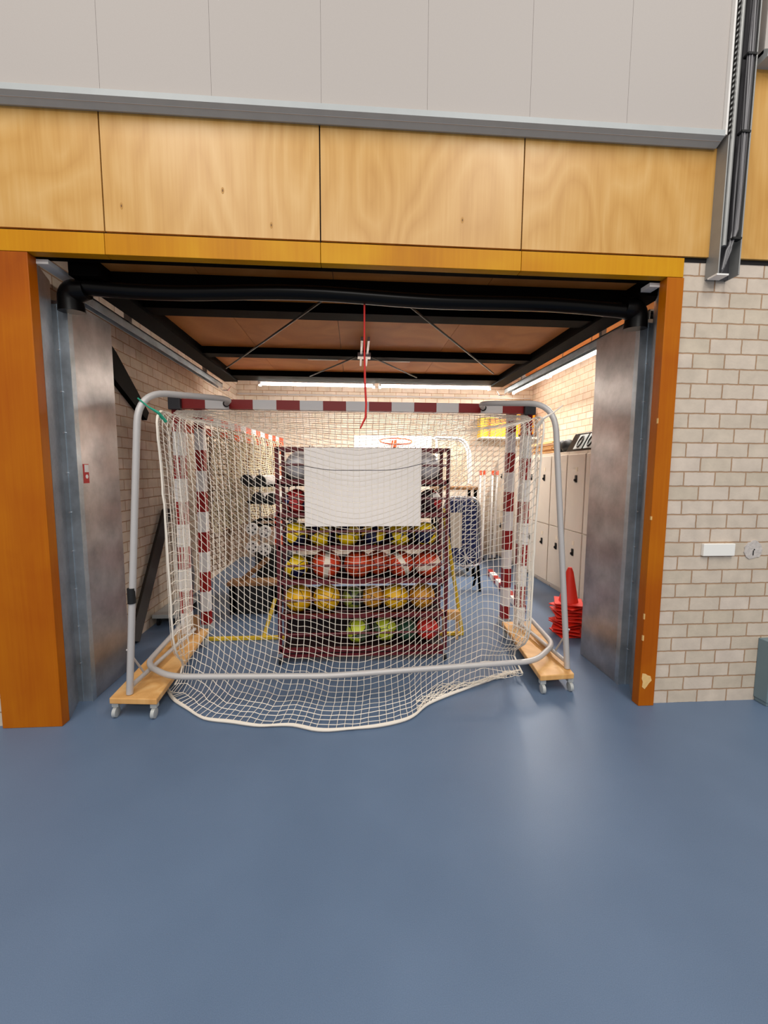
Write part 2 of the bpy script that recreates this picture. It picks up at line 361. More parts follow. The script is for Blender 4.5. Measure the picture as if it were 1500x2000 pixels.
# grey cladding boards above the beam
ws = sempty('wall_upper_cladding', (0, -.08, 3.62))
xs = [-5.0, -4.37, -3.77, -3.17, -2.57, -1.97, -1.374, -.785, -.185, .415, 1.017, 1.605, 2.205]
for a, b in zip(xs[:-1], xs[1:]): MB().bb(a+.0008, b-.0008, -.075, .0, 3.6, 5.0).build('cladding_panel', 'cladding_board', ws)
for a, b in ((2.43, 3.03), (3.03, 3.63), (3.63, 4.3)): MB().bb(a+.0008, b-.0008, -.075, .0, 4.09, 5.0).build('cladding_panel', 'cladding_board', ws)
MB().bb(-5, 2.205, -.0715, -.01, 3.62, 5.0).bb(2.43, 4.3, -.0715, -.01, 4.1, 5.0).build('backing', 'cladding_board', ws)
struct(MB().prism([(-.1, 3.614), (-.1, 3.645), (-.076, 3.665), (-.0, 3.665), (0, 3.6), (-.04, 3.585)], 'x', -5, 2.205).build('trim_1', 'grey_steel'))
struct(MB().bb(2.205, 2.217, -.1, 0, 3.62, 5.0).build('trim_2', 'white_paint'))
struct(MB().prism([(-.1, 4.06), (-.1, 4.1), (-.076, 4.12), (0, 4.12), (0, 4.06)], 'x', 2.43, 4.3).build('trim_3', 'grey_steel'))
# plywood band
ps = sempty('wall_plywood_band', (0, 0, 2.96))
pj = [-5.0, -3.9, -2.66, -1.42, -.2, 1.015, 2.235]
KN = [(-.756, 3.214), (-.484, 3.038), (-1.321, 3.105), (.647, 3.116)]
for a, b in zip(pj[:-1], pj[1:]):
    mb = MB().bb(a+.004, b-.004, -.02, .01, 2.966, 3.6)
    for kx, kz in KN:
        if a < kx < b:
            for rr, hh, mi in ((.011, .0206, 2), (.0045, .0210, 1)): mb.prism([(kx+rr*math.cos(q*.6283)*(.75 if mi == 1 else .8), kz+rr*1.7*math.sin(q*.6283)) for q in range(10)], 'y', -hh, -.0201, mi)
    mb.build('plywood_panel', ['birch_ply', 'knot_dark', 'knot_ring'], ps)
MB().bb(2.235, 2.262, -.025, .01, 2.966, 3.6).build('edge_strip', 'amber_wood', ps)
MB().bb(2.40, 3.6, -.02, .01, 2.966, 4.07).build('plywood_panel', 'birch_ply', ps, bevel=.002)
MB().bb(-5, 3.6, -.004, .012, 2.94, 4.2).build('backing', 'dark_gap', ps)
ts = sempty('trim_4', (0, 0, H))
for a, b in zip([-3.9, -1.42, -.2, 1.015], [-1.42, -.2, 1.015, 2.063]): MB().bb(a+.0015, b-.0015, -.03, .03, H, 2.95).build('head_board', 'amber_wood', ts, bevel=.002)
struct(MB().bb(-2.196, -1.842, -.03, .04, .0, H-.002).build('trim_5', 'jamb_wood', bevel=.003))
tr6 = struct(MB().bb(1.958, 2.069, -.03, .04, .0, H-.002).build('trim_6', 'jamb_wood', bevel=.003))
# chipped patch on right jamb
pts = []; 
for i in range(11):
    a = 2*math.pi*i/11; r = .04*(1+.3*math.sin(3*a+1)+.15*random.random()); pts.append((2.0+r*.8*math.cos(a), .185+r*1.25*math.sin(a)))
MB().prism(pts, 'y', -.0315, -.029).build('chipped_patch', 'bare_wood', tr6)
for z in (1.93, 1.30, .62, .47): MB().bb(1.957, 1.961+random.random()*.004, -.0312, -.02, z, z+.02+random.random()*.03).build('chipped_edge', 'bare_wood', tr6)
# steel angle lintel behind the head
struct(MB().bb(-1.84, 1.958, .03, .075, H, H+.02).build('trim_7', 'black_steel'))

# galvanised jambs and counterweight housings
def housing(side):
    s = side
    e = thing('galvanised_door_jamb', {-1: 'galvanised steel jamb and counterweight housing left of the opening, with red sticker', 1: 'galvanised steel jamb and counterweight housing right of the opening'}[s], 'door frame', (-1.88 if s < 0 else 2.05, .3, 0))
    if s < 0: x0, xi, xp, xo = -1.842, -1.925, -1.83, -2.095
    else: x0, xi, xp, xo = 1.958, 2.09, 2.0, 2.34
    # reveal sheet, slanting back from the wood to the strip
    t = .004
    MB().prism([(x0, .04), (xi, .262), (xi+s*t, .262), (x0+s*t*2, .04)], 'z', 0, 2.8).build('reveal_sheet', 'galvanised', e)
    # front strip with lip
    MB().bb(xi, xp, .262, .27, .0, 2.66).bb(xp-.004, xp+.004, .255, .30, 0, 2.66).bb((xi*2+xp)/3-.002, (xi*2+xp)/3+.002, .257, .262, 0, 2.66).build('guide_channel', 'galvanised_bright', e)
    for z in [.28+.262*k for k in range(10)]:
        MB().tube([(xi-s*.028 if s > 0 else xi+.03, .252, z), (xi-s*.028 if s > 0 else xi+.03, .264, z)], .006, 8).build('bolt', 'chrome', e)
    y1 = .75 if s < 0 else .8
    MB().bb(min(xp, xo), max(xp, xo), .30, y1, .0, 2.7).build('counterweight_box', 'galvanised', e, bevel=.004)
    if s < 0:
        k = MB().bb(xp-.001, xp+.0015, .315, .375, 1.52, 1.65).build('warning_sticker', 'sticker_red', e)
        MB().bb(xp+.001, xp+.0025, .33, .372, 1.595, 1.645).build('sticker_picture', 'white_paint', k)
        MB().tube([(xp+.0005, .35, 1.565), (xp+.0028, .35, 1.565)], .014, 12).build('sticker_circle', 'white_paint', k)
    # top white angle
    MB().bb(min(xp, xp+s*.0)-.0 if s > 0 else xp-.005, (xp+.05) if s < 0 else xp+.005, .0, .02, 2.81, 2.83)
    xa = (-1.842, -1.775) if s < 0 else (1.89, 1.958)
    MB().bb(xa[0], xa[1], .035, .42, 2.80, 2.825).build('head_angle', 'white_paint', e)
housing(-1); housing(1)

# ------------------------------------------------------------------ overhead tilting door
def tilt_door():
    e = thing('tilting_door', 'raised tilting storage door of orange brown wood on a black steel frame, held overhead', 'door', (.17, 1.6, 2.72))
    XL, XR = -1.72, 2.05; Y0, Y1 = .12, 3.16; ZB = 2.80
    seams = [XL, -1.0, -.14, .9, XR]
    for a, b in zip(seams[:-1], seams[1:]): MB().bb(a+.002, b-.002, Y0, Y1, ZB+.07, ZB+.085).build('leaf_board', 'door_leaf_wood', e)
    MB().bb(XL, XR, Y0, Y1, ZB+.087, ZB+.10).build('outer_sheet', 'grey_steel', e)
    MB().bb(XL, XL+.17, Y0, Y1, ZB-.02, ZB+.07).build('side_rail', 'black_steel', e)
    MB().bb(XR-.17, XR, Y0, Y1, ZB-.02, ZB+.07).build('side_rail', 'black_steel', e)
    for a, b in ((.66, .82), (1.86, 2.0), (2.86, 3.16)): MB().bb(XL+.17, XR-.17, a, b, ZB-.0, ZB+.07).build('cross_beam', 'black_steel', e)
    MB().bb(XL, XR, .26, .36, ZB-.01, ZB+.07).build('front_beam', 'black_steel', e)
    pts = [(XL+.02+(XR-XL-.13)*i/24, .2+.012*math.sin(i*.4), 2.742-.012*math.sin(i*.55)-.035*(i/24)**4) for i in range(25)]
    MB().tube(pts, .046, 14).build('padded_tube', 'black_satin', e, smooth=True)
    for s, x in ((-1, -1.755), (1, 1.915)):
        MB().tube(rounded([(x-s*.09, .2, 2.725), (x+s*.02, .21, 2.715), (x+s*.02, .22, 2.60)], .07), [.055]*1+[.07]*7+[.075], 14).build('hinge_housing', 'black_satin', e, smooth=True, bevel=.01)
    for a, b in (((-.17, .2, 2.74), (-1.49, 2.45, 2.79)), ((.30, .2, 2.74), (1.67, 2.42, 2.79)), ((.02, 1.72, 2.765), (-.56, 2.78, 2.79)), ((.17, 1.72, 2.765), (.78, 2.72, 2.79))):
        MB().tube([a, b], .008, 8).build('bracing_rod', 'black_satin', e, smooth=True)
    MB().bb(.055, .075, 1.2, 2.1, 2.765, 2.80).bb(.115, .135, 1.2, 2.1, 2.765, 2.80).bb(.03, .16, 1.66, 1.76, 2.75, 2.79).build('lock_bracket', 'galvanised', e)
    for x in (-.34, .44): MB().bb(x-.16, x+.16, 1.99, 2.02, 2.795, 2.82).build('lock_plate', 'cream_pad', e)
    return e
tilt_door()
MB_c = MB().tube([(.064, .2, 2.70), (.064, .2, 2.42), (.068, .2, 2.2), (.076, .2, 2.06), (.072, .2, 1.97), (.052, .2, 1.93), (.036, .2, 1.895)], [.006, .006, .007, .007, .007, .006, .004], 8)
tag(MB_c.build('pull_cord', 'cord_red', smooth=True), 'red pull cord hanging from the black tube of the raised door', 'cord')
def track(x, lab, s):
    e = thing('ceiling_track', lab, 'track', (x, 1.8, 2.7))
    MB().bb(x-.03, x+.03, .3, 3.2, 2.755, 2.765).bb(x-.03, x-.025, .3, 3.2, 2.70, 2.765).bb(x+.025, x+.03, .3, 3.2, 2.70, 2.765).build('rail', 'galvanised_bright', e)
    MB().tube([(x, 3.18, 2.72), (x, 3.28, 2.69), (x-s*.06, 3.33, 2.70), (x-s*.1, 3.3, 2.74)], .008, 8).build('end_hook', 'chrome', e, smooth=True)
    for y in (.9, 2.6): MB().bb(x-.02, x+.02, y, y+.04, 2.765, 3.4).build('hanger', 'galvanised', e)
track(-1.79, 'galvanised door track along the left brick wall under the ceiling', -1)
track(2.12, 'galvanised door track on the right side beside the strip lamp', 1)

# dark solids added at the left wall in place of door-frame shade
tag(MB().prism([(1.05, 2.72), (1.22, 2.62), (1.75, 2.18), (1.70, 2.10), (1.05, 2.45)], 'x', -2.098, -2.05).build('wall_shade_slab', 'black_steel'), 'dark diagonal slab standing in for shade on the left brick wall behind the housing', 'shade shape')
tag(MB().tube([(-2.04, 1.22, .03), (-2.04, 2.02, 1.18)], .055, 4).build('slanting_shade_bar', 'shade_dark'), 'dark slanting bar standing in for shade on the left brick wall by the goal', 'beam')

# ------------------------------------------------------------------ fluorescent lamps
def lamp(a, b, lab, grp, d=.1):
    a, b = Vector(a), Vector(b); m = (a+b)/2; e = thing('strip_lamp', lab, 'lamp', m, grp)
    t = (b-a).normalized(); n = Vector((-t.y, t.x, 0)); L_ = (b-a).length; ang = math.atan2(t.y, t.x); R = Matrix.Rotation(ang, 3, 'Z')
    MB().box(m+Vector((0, 0, .045)), (L_, .09, .05), 0, R).build('housing', 'white_paint', e, bevel=.006)
    MB().tube([a+t*.03, b-t*.03], .018, 12).build('fluorescent_tube', 'lamp_tube', e, smooth=True)
    for q in (a+t*.015, b-t*.015): MB().box(q, (.03, .05, .06), 0, R).build('end_cap', 'white_plastic', e)
    for q in (a+t*.4, b-t*.4): MB().tube([q+Vector((0, 0, .07)), (q.x, q.y, 3.4)], .006, 6).build('hanger', 'galvanised', e)
lamp((2.95, 2.15, 3.07), (2.95, 3.68, 3.07), 'lit strip lamp by the right wall above the lockers, the nearer of two', 'strip lamps in the storage room')
lamp((2.95, 3.74, 3.07), (2.95, 5.14, 3.07), 'lit strip lamp by the right wall above the lockers, the farther of two', 'strip lamps in the storage room')
lamp((-1.32, 3.36, 2.80), (.28, 3.36, 2.80), 'lit strip lamp behind the raised door, left one of the pair', 'strip lamps in the storage room')
lamp((.34, 3.36, 2.80), (1.94, 3.36, 2.80), 'lit strip lamp behind the raised door, right one of the pair', 'strip lamps in the storage room')
tag(MB().tube([(-2.1, 5.17, 2.98), (3.3, 5.17, 2.98)], .014, 8).build('conduit_pipe', 'tube_grey', smooth=True), 'thin grey conduit running along the back wall', 'pipe')

# ------------------------------------------------------------------ steel cable column at the right
e = thing('cable_column', 'grey steel channel column with cable bundle, right of the plywood', 'column', (2.3, -.08, 2.81))
MB().bb(2.228, 2.236, -.10, 0, 2.835, 4.95).build('flange', 'column_steel', e, bevel=.002)
MB().bb(2.362, 2.370, -.10, 0, 2.83, 4.95).build('flange', 'column_steel', e, bevel=.002)
MB().bb(2.236, 2.362, -.028, -.022, 2.83, 4.95).build('web', 'cable_dark', e)
MB().bb(2.222, 2.30, -.10, -.03, 2.825, 2.835).build('foot_plate', 'white_paint', e)
MB().tube([(2.262, -.085, 3.0), (2.262, -.085, 4.95)], .015, 12).build('conduit', 'column_steel', e, smooth=True)
for z in [3.62+.03*k for k in range(36)]:
    MB().bb(2.2255, 2.2285, -.115, -.095, z, z+.014).build('perforation', 'dark_gap', e)
cb = thing('cable_bundle', 'bundle of grey cables tied with black straps inside the steel column', 'cables', (2.34, -.12, 2.86))
for i in range(8):
    x = 2.306+.010*(i % 4)+.004*(i//4); y = -.105+.014*(i//4)
    pts = [(x+.004*math.sin(i+k*.7), y+.003*math.cos(i*2+k), 4.95-k*.155) for k in range(13)]
    pts += [(2.305-.004*i, -.095, 2.97), (2.275-.003*i, -.10, 2.90-.006*i), (2.262, -.09, 2.85), (2.27, -.05, 2.84)]
    MB().tube(pts, .0055, 6).build('cable', 'cable_grey' if i % 3 else 'cable_dark', cb, smooth=True)
for z in (4.05, 3.63, 3.03): MB().bb(2.296, 2.352, -.116, -.08, z, z+.012).build('strap', 'black_rubber', cb)

tag(MB().bb(2.352, 2.579, -.024, 0, 1.05, 1.135).build('cover_plate', 'white_plastic', bevel=.004), 'blank white rectangular cover plate on the right brick wall', 'plate')
pts = []
for i in range(22):
    a = 2*math.pi*i/22; pts.append((2.73+(.056+.016*random.random())*math.cos(a)*1.05, 1.09+(.056+.016*random.random())*math.sin(a)))
e = tag(MB().prism(pts, 'y', -.006, 0).build('mortar_patch', 'mortar_patch'), 'rough grey mortar patch right of the white cover plate', 'patch')
MB().tube([(2.735, -.0075, 1.09), (2.735, -.003, 1.09)], .005, 10).build('hole', 'dark_gap', e)
MB().bb(2.725, 2.732, -.0075, -.004, 1.05, 1.085).build('crack', 'dark_gap', e)
tag(MB().bb(2.835, 3.0, -.1, 0, .03, .46).bb(2.845, 3.0, -.09, 0, 0, .03).build('floor_cabinet', 'box_blue_grey', bevel=.004), 'blue-grey metal box at the right edge by the floor', 'box')

# ------------------------------------------------------------------ dollies
def dolly(px, lab):
    xs_ = [p[0] for p in px]; ys_ = [p[1] for p in px]; c = (sum(xs_)/4, sum(ys_)/4, 0)
    e = thing('wooden_dolly', lab, 'dolly', c, 'dollies under the front goal')
    MB().prism(px, 'z', .105, .145).build('board', 'dolly_wood', e, bevel=.006)
    near = px[:2]; far = px[2:]
    for p in px:
        q = (p[0]+(c[0]-p[0])*.18, p[1]+(c[1]-p[1])*.07)
        w_ = MB().bb(q[0]-.02, q[0]+.02, q[1]-.018, q[1]+.018, .07, .105).build('castor', 'castor_grey', e)
        MB().lathe((q[0], q[1]-.012, .034), [(.02, -.014), (.034, -.011), (.034, .011), (.02, .014)], 16, 0, 'x').build('wheel', 'castor_grey', w_, smooth=True)
    return e
dolly([(-1.585, .03), (-1.275, .0), (-1.36, 1.22), (-1.66, 1.22)], 'wooden dolly on castors under the left end of the goal')
dolly([(1.335, .15), (1.60, .17), (1.73, 1.24), (1.44, 1.24)], 'wooden dolly on castors under the right end of the goal')

# ------------------------------------------------------------------ handball goals
def goal_frame(e, cx, y, zc, zbot, w_=.08):
    hw = 1.58
    mb = MB(); lens = [.28]+[.2]*13+[.28]; cols = [0]+[(i+1) % 2 for i in range(13)]+[0]
    bands(mb, (cx-hw, y, zc), (cx+hw, y, zc), w_, lens, cols); mb.build('crossbar', ['goal_red', 'goal_white'], e)
    for s in (-1, 1):
        mb = MB(); top = zc+w_/2-.28+.0; L_ = top-zbot; n = int(L_/.2); lens = [.2]*n+[L_-.2*n]
        mb.box((cx+s*(hw-w_/2), y, zc-w_/2-.1), (w_, w_, .2), 0)
        bands(mb, (cx+s*(hw-w_/2), y, top), (cx+s*(hw-w_/2), y, zbot), w_, lens, [(i+1) % 2 for i in range(n+1)])
        mb.build('post', ['goal_red', 'goal_white'], e)
g1 = thing('handball_goal', 'red and white handball goal seen from behind, its white net sagging toward the hall', 'goal', (.02, .6, .145))
goal_frame(g1, .024, 1.126, 2.177, .146)
for s, bx, tx, by in ((-1, -1.477, -1.352, .07), (1, 1.587, 1.425, .25)):
    kx = .024+s*1.12
    pts = rounded([(bx, by, .15), (tx, by+.05, 2.10), (kx-s*.12, .78, 2.17), (kx, 1.08, 2.178)], .2, 8)
    MB().tube(pts, .021, 12).build('net_support_tube', 'tube_grey', g1, smooth=True)
    MB().sphere((kx, 1.075, 2.178), .028, 14, 8).build('black_end_knob', 'black_rubber', g1, smooth=True)
    xx = bx+s*.0
    mb = MB().tube([(bx, by, .19), (bx-s*.04, 1.12, .19)], .016, 10); mb.tube([(bx, by, .45), (bx, by+.2, .19)], .007, 8)
    mb.build('base_tube', 'tube_grey', g1, smooth=True)
    mb = MB().bb(bx-s*.02-.04, bx-s*.02+.04, 1.09, 1.16, .146, .30); mb.build('post_foot', 'dark_wood', g1, bevel=.004)
MB().lathe((-1.438, .082, .755), [(.0245, 0), (.0245, .1)], 14).build('black_tape', 'black_rubber', g1, smooth=True)
MB().tube(rounded([(-1.56, 1.1, .225), (-1.495, .33, .225), (-1.25, .135, .225), (-.186, .085, .225), (.681, .168, .222), (1.33, .225, .222), (1.60, .5, .225), (1.66, 1.1, .225)], .12, 7), .0205, 12).build('ground_bar', 'tube_grey', g1, smooth=True)
for s in (-1, 1):
    MB().bb(*( (.024+s*1.54-.05, .024+s*1.54+.05) ), 1.04, 1.085, 2.12, 2.225).build('corner_bracket', 'cable_dark', g1, bevel=.006)

# ---- the net
def lerp(a, b, t): return a+(b-a)*t
def resample(poly, n):
    P = [Vector(p) for p in poly]; d = [0]
    for a, b in zip(P[:-1], P[1:]): d.append(d[-1]+(b-a).length)
    out = []; j = 0
    for i in range(n):
        s = d[-1]*i/(n-1)
        while j < len(d)-2 and s > d[j+1]: j += 1
        out.append(P[j].lerp(P[j+1], min(1, max(0, (s-d[j])/(d[j+1]-d[j]+1e-9)))))
    return out
def cr(P, n=6):   # smooth polyline
    P = [Vector(p) for p in P]; Q = [P[0]]+P+[P[-1]]; out = []
    for i in range(1, len(Q)-2):
        a, b, c, d = Q[i-1], Q[i], Q[i+1], Q[i+2]
        for k in range(n):
            t = k/n; out.append(.5*((2*b)+(-a+c)*t+(2*a-5*b+4*c-d)*t*t+(-a+3*b-3*c+d)*t*t*t))
    out.append(P[-1]); return out
NV, NU = 66, 64
edgeF = [(-1.39, .40), (-1.34, .30), (-1.24, .205), (-.97, -.022), (-.83, -.06), (-.697, -.078), (-.56, -.13), (-.429, -.115), (-.3, -.17), (-.171, -.189), (.149, -.165), (.353, -.095), (.46, .02), (.561, .109), (.75, .21), (.956, .321), (1.15, .43), (1.325, .50)]
edge = resample([(p[0], p[1], .012) for p in cr([(x, y, 0) for x, y in edgeF], 4)], NU)
rnd = random.Random(3)
net = [[None]*NU for _ in range(NV)]
cum = [0.0]
for i in range(NU-1): cum.append(cum[-1]+.42+.58*math.sin(math.pi*(i+.5)/(NU-1))**.55)
for i in range(NU):
    u = cum[i]/cum[-1]; ed = edge[min(NU-1, int(round(u*(NU-1))))].lerp(edge[i], .5)
    sL, sR = u*2.55, (1-u)*2.55
    k = 1-math.exp(-min(sL, sR)/.30)
    kk = 1-math.exp(-min(sL, sR)/.42)
    # column x positions at the main levels; near the upper corners the strings gather
    xt = lerp(-1.50, 1.545, u)
    xb = lerp(-1.245, 1.275, u)
    xl = lerp(-1.235, 1.265, u)
    yE = lerp(.15, .17, u)
    wav = .012*math.sin(i*.55)+.008*math.sin(i*1.7)
    dn = .035*math.exp(-((xb+.26)/.10)**2)+.035*math.exp(-((xb-.27)/.10)**2)   # caught a little where strings bunch
    E_ = [(xt, 1.085, 2.12), (lerp(xt, xb, .55), .6, 2.02), (xb, yE, 1.965), (xb, yE+.0, 1.6), (xl, yE+.01, 1.2), (xl, yE+.02, .8), (xl, yE+.05, .4)]
    M_ = [(xt, 1.085, 2.12), (lerp(xt, xb, .5), .86, 1.955), (xb, .685, 1.79), (xb, .665, 1.47+dn), (xl, .60, 1.12+dn), (xl, .50, .74), (xl, .38, .36)]
    poly = [tuple(lerp(a, b, kk if 0 < j < 7 else k) for a, b in zip(p, q)) for j, (p, q) in enumerate(zip(E_, M_))]
    fx, fy = ed.x, ed.y
    y6 = poly[-1][1]
    poly += [(lerp(xl, fx, .25), max(fy, y6)+.02 if fy > y6 else lerp(y6, fy, .12), .16), (lerp(xl, fx, .5), lerp(y6, fy, .42), .05), (lerp(xl, fx, .8), lerp(y6, fy, .75), .022), (fx, fy, .014)]
    # upper rows near a corner are pulled toward it
    fine = resample(cr(poly, 4), 400); col = []
    for j in range(NV):
        t = j/(NV-1); ks = 1-math.exp(-min(sL, sR)/.5); t2 = t-.19*(1-ks)*math.sin(math.pi*t)**.9-.006*(1-ks)
        t2 = min(1, max(0, t2)) if j else 0
        if j == NV-1: t2 = 1
        f = t2*399; a = int(f); b = min(399, a+1); col.append(fine[a].lerp(fine[b], f-a))
    for j, p in enumerate(col):
        for (cx_, cy_, cz_) in ((-1.262, .14, 1.985), (1.292, .16, 1.985)):
            d = math.hypot(p.x-cx_, p.z-cz_)
            if p.y < .75:
                g = .55*math.exp(-d/.22); p.x = lerp(p.x, cx_, g); p.z = lerp(p.z, cz_, g*.35)
        net[j][i] = p+Vector((rnd.uniform(-.0022, .0022)+wav*.1, wav*.5+rnd.uniform(-.003, .003), rnd.uniform(-.002, .002) if p.z > .06 else rnd.uniform(0, .006)))
mb = MB()
for j in range(NV): mb.tube(net[j], .0025, 3, 0, False)
for i in range(NU): mb.tube([net[j][i] for j in range(NV)], .0025, 3, 0, False)
netp = mb.build('net', 'off_white_net', g1)
MB().tube([tuple(p+Vector((0, 0, .004))) for p in resample(cr(edge[::4]+[edge[-1]], 4), 90)], [.008+.004*abs(math.sin(k*.21)) for k in range(90)], 7).build('hem_rope', 'off_white_net', netp, smooth=True)
mb = MB()    # gathered folds on the right part of the hem
for q in range(7):
    rr = []
    for i in range(41, 63):
        t = (i-41)/21; a = net[NV-1][i]; b = net[NV-3-q % 4][i]
        p = a.lerp(b, .5+.5*math.sin(i*.9+q*1.7)); rr.append(Vector((p.x, p.y+.010*math.sin(i*.6+q), .012+.028*math.sin(math.pi*t)*abs(math.sin(q*1.3+i*.35)))))
    mb.tube(rr, .0032, 4, 0, False)
mb.build('gathered_hem', 'off_white_net', netp)
# side nets
for s, cxn, pcol in ((-1, -1.247, 0), (1, 1.277, NU-1)):
    ns = 24; rows = []
    J0 = next(j for j in range(NV) if net[j][pcol].y < .3)
    px = .024+s*1.50
    for j in range(J0, NV-6, 1):
        a = net[j][pcol]; t = (j-J0)/(NV-6-J0); row = []
        zt = lerp(2.12, .2, t)
        for k in range(ns):
            q = k/(ns-1); b = Vector((px, 1.09, zt)); p = a.lerp(b, q)
            p.z -= .10*math.sin(math.pi*q)*(1-t); p.x += s*(-.03)*math.sin(math.pi*q)+.015*math.sin(k*1.1+j*.08)
            if p.z < .16: p.z = .16 if abs(p.x) > 1.27 and p.y > 0 else p.z
            row.append(p)
        rows.append(row)
    mb = MB()
    for r in rows: mb.tube(r, .0022, 3, 0, False)
    for k in range(ns): mb.tube([r[k] for r in rows], .0022, 3, 0, False)
    mb.build('side_net', 'off_white_net', g1)
    # lacing rope from corner to tube
    c0 = Vector((cxn, .15, 1.975)); top = Vector((s*1.375+.02, .12, 2.06))
    MB().tube([top, top.lerp(c0, .5)+Vector((0, 0, -.008)), c0, c0+Vector((-s*.02, .05, -.05))], [.005, .006, .011, .014], 6).build('corner_rope', 'green_rope' if s < 0 else 'off_white_net', g1, smooth=True)
    edge_pts = [net[j][pcol] for j in range(J0, NV-2)]
    MB().tube(edge_pts, .007, 6).build('edge_rope', 'off_white_net', g1, smooth=True)
    MB().tube([net[j][pcol] for j in range(0, J0+1)], .005, 6).build('edge_rope', 'off_white_net', g1, smooth=True)

g2 = thing('handball_goal', 'second red and white handball goal standing close behind the first, behind its left post', 'goal', (.06, 1.9, 0))
goal_frame(g2, .045, 1.56, 2.245, .07)
for s in (-1, 1):
    x = .045+s*1.54
    MB().bb(x-.05, x+.05, 1.5, 1.62, 0, .07).build('post_foot', 'castor_grey', g2)

# ---- side goals standing along the left wall
def side_goal(x, y0, zc, lab, grp, rot):
    e = thing('side_goal', lab, 'goal', (x, y0, 0), grp); e.rotation_euler = (0, 0, rot)
    mb = MB(); lens = [.28]+[.2]*13+[.28]; cols = [0]+[(i+1) % 2 for i in range(13)]+[0]
    bands(mb, (x, y0, zc), (x, y0+3.16, zc), .08, lens, cols); mb.build('crossbar', ['orange_red', 'goal_white'], e)
    for y in (y0+.04, y0+3.12):
        mb = MB(); top = zc-.04; L_ = top-.0; n = int(L_/.2)
        bands(mb, (x, y, top), (x, y, 0), .08, [.2]*n+[L_-.2*n], [i % 2 for i in range(n+1)]); mb.build('post', ['orange_red', 'goal_white'], e)
    return e
sg = side_goal(-1.55, 1.66, 2.125, 'orange-red and white goal standing along the left wall, cream net bunched on it', 'goals along the left wall', -.085)
side_goal(-1.775, 1.74, 2.04, 'second orange-red and white goal, just behind the one with the bunched net', 'goals along the left wall', -.125)
mb = MB(); rows = []
for j in range(34):
    r = []
    for k in range(60):
        y = 1.78+k*.047; z = 2.08-j*.034-.012*math.sin(k*.9+j*.35)
        r.append(Vector((-1.485+.03*math.sin(k*.75+j*.1)+.02*math.sin(j*.4), y, z)))
    rows.append(r)
for r in rows: mb.tube(r, .005, 3, 0, False)
for k in range(60): mb.tube([r[k] for r in rows], .005, 3, 0, False)
mb.build('bunched_net', 'cream_net', sg)
mb = MB(); rows = []
for j in range(26):
    rows.append([Vector((-1.62+.03*math.sin(k*.75+j*.1), 1.8+k*.075, 1.98-j*.06)) for k in range(38)])
for r in rows: mb.tube(r, .006, 3, 0, False)
for k in range(38): mb.tube([r[k] for r in rows], .006, 3, 0, False)
mb.build('hanging_net', 'brown_net', sg)

# ------------------------------------------------------------------ ball rack
RX0, RX1, RY0, RY1 = -.62, .765, .75, 1.04
rk = thing('ball_rack', 'dark red steel ball rack on castors behind the goal net', 'rack', (.07, .9, 0))
for x in (RX0, RX1):
    for y in (RY0, RY1): MB().bb(x-.014, x+.014, y-.014, y+.014, .1, 1.80).build('upright', 'rack_red', rk)
    MB().bb(x-.014, x+.014, RY0, RY1, 1.775, 1.80).build('top_rail', 'rack_red', rk)
for y in (RY0, RY1): MB().bb(RX0, RX1, y-.014, y+.014, 1.77, 1.80).build('top_rail', 'rack_red', rk)
SH = [.12, .41, .70, .985, 1.255, 1.525]
for i, z in enumerate(SH):
    mb = MB().bb(RX0, RX1, RY0-.014, RY0+.012, z-.018, z+.018).bb(RX0, RX1, RY1-.012, RY1+.014, z-.015, z+.015)
    mb.tube([(RX0, .84, z-.03), (RX1, .84, z-.03)], .008, 6); mb.tube([(RX0, .95, z-.03), (RX1, .95, z-.03)], .008, 6)
    for x in (RX0, RX1): mb.tube([(x, RY0, z), (x, .84, z-.03), (x, .95, z-.03), (x, RY1, z)], .008, 6)
    mb.build('shelf', 'rack_red', rk)
    MB().prism([(RY0+.01, z-.02), (.85, z-.04), (.98, z-.04), (RY1, z), (RY1, z+.17), (RY1-.006, z+.17), (RY1-.008, z+.004), (.98, z-.034), (.85, z-.034), (RY0+.01, z-.014)], 'x', RX0, RX1).build('tray', 'tray_dark', rk)
    MB().tube([(RX0, RY0, z+.135), (RX1, RY0, z+.135)], .010, 8).build('guard_rail', 'rack_red', rk, smooth=True)
MB().bb(RX0, RX1, RY0-.014, RY0+.014, .062, .085).build('bottom_rail', 'rack_red', rk)
MB().bb(RX0-.0, RX1, RY0+.0, RY1, .085, .10).build('base_tray', 'tray_dark', rk)
for x in (RX0, RX1):
    for y in (RY0, RY1):
        c = MB().bb(x-.018, x+.018, y-.02, y+.02, .07, .1).build('castor', 'chrome', rk)
        MB().lathe((x, y, .038), [(.02, -.015), (.037, -.012), (.037, .012), (.02, .015)], 16, 0, 'x').build('wheel', 'black_rubber', c, smooth=True)

def ball(name, x, z, r, mat, lab, cat='ball', grp='balls on the rack', y=.905, valve=True, bump=None):
    o = MB().sphere((0, 0, 0), r, 32, 18).build(name, mat, origin=(0, 0, 0), smooth=True)
    o.location = (x, y, z); o.rotation_euler = (rnd.uniform(0, 6), rnd.uniform(0, 6), rnd.uniform(0, 6))
    if bump is not None: o.rotation_euler = bump
    return tag(o, lab, cat, grp)
yb = .895
ball('exercise_ball', -.455, 1.525+.125, .125, 'grey_ball_skin', 'large pale grey ball, top shelf of the rack, left of the white board')
ball('exercise_ball', .60, 1.525+.125, .125, 'grey_ball_skin', 'large pale grey ball, top shelf of the rack, right of the white board')
ball('volleyball', -.49, 1.255+.10, .104, 'red_blue_panels', 'red and blue ball left of the white board, second shelf')
ball('volleyball', .64, 1.255+.10, .104, 'red_white_panels', 'red and white ball right of the white board, second shelf')
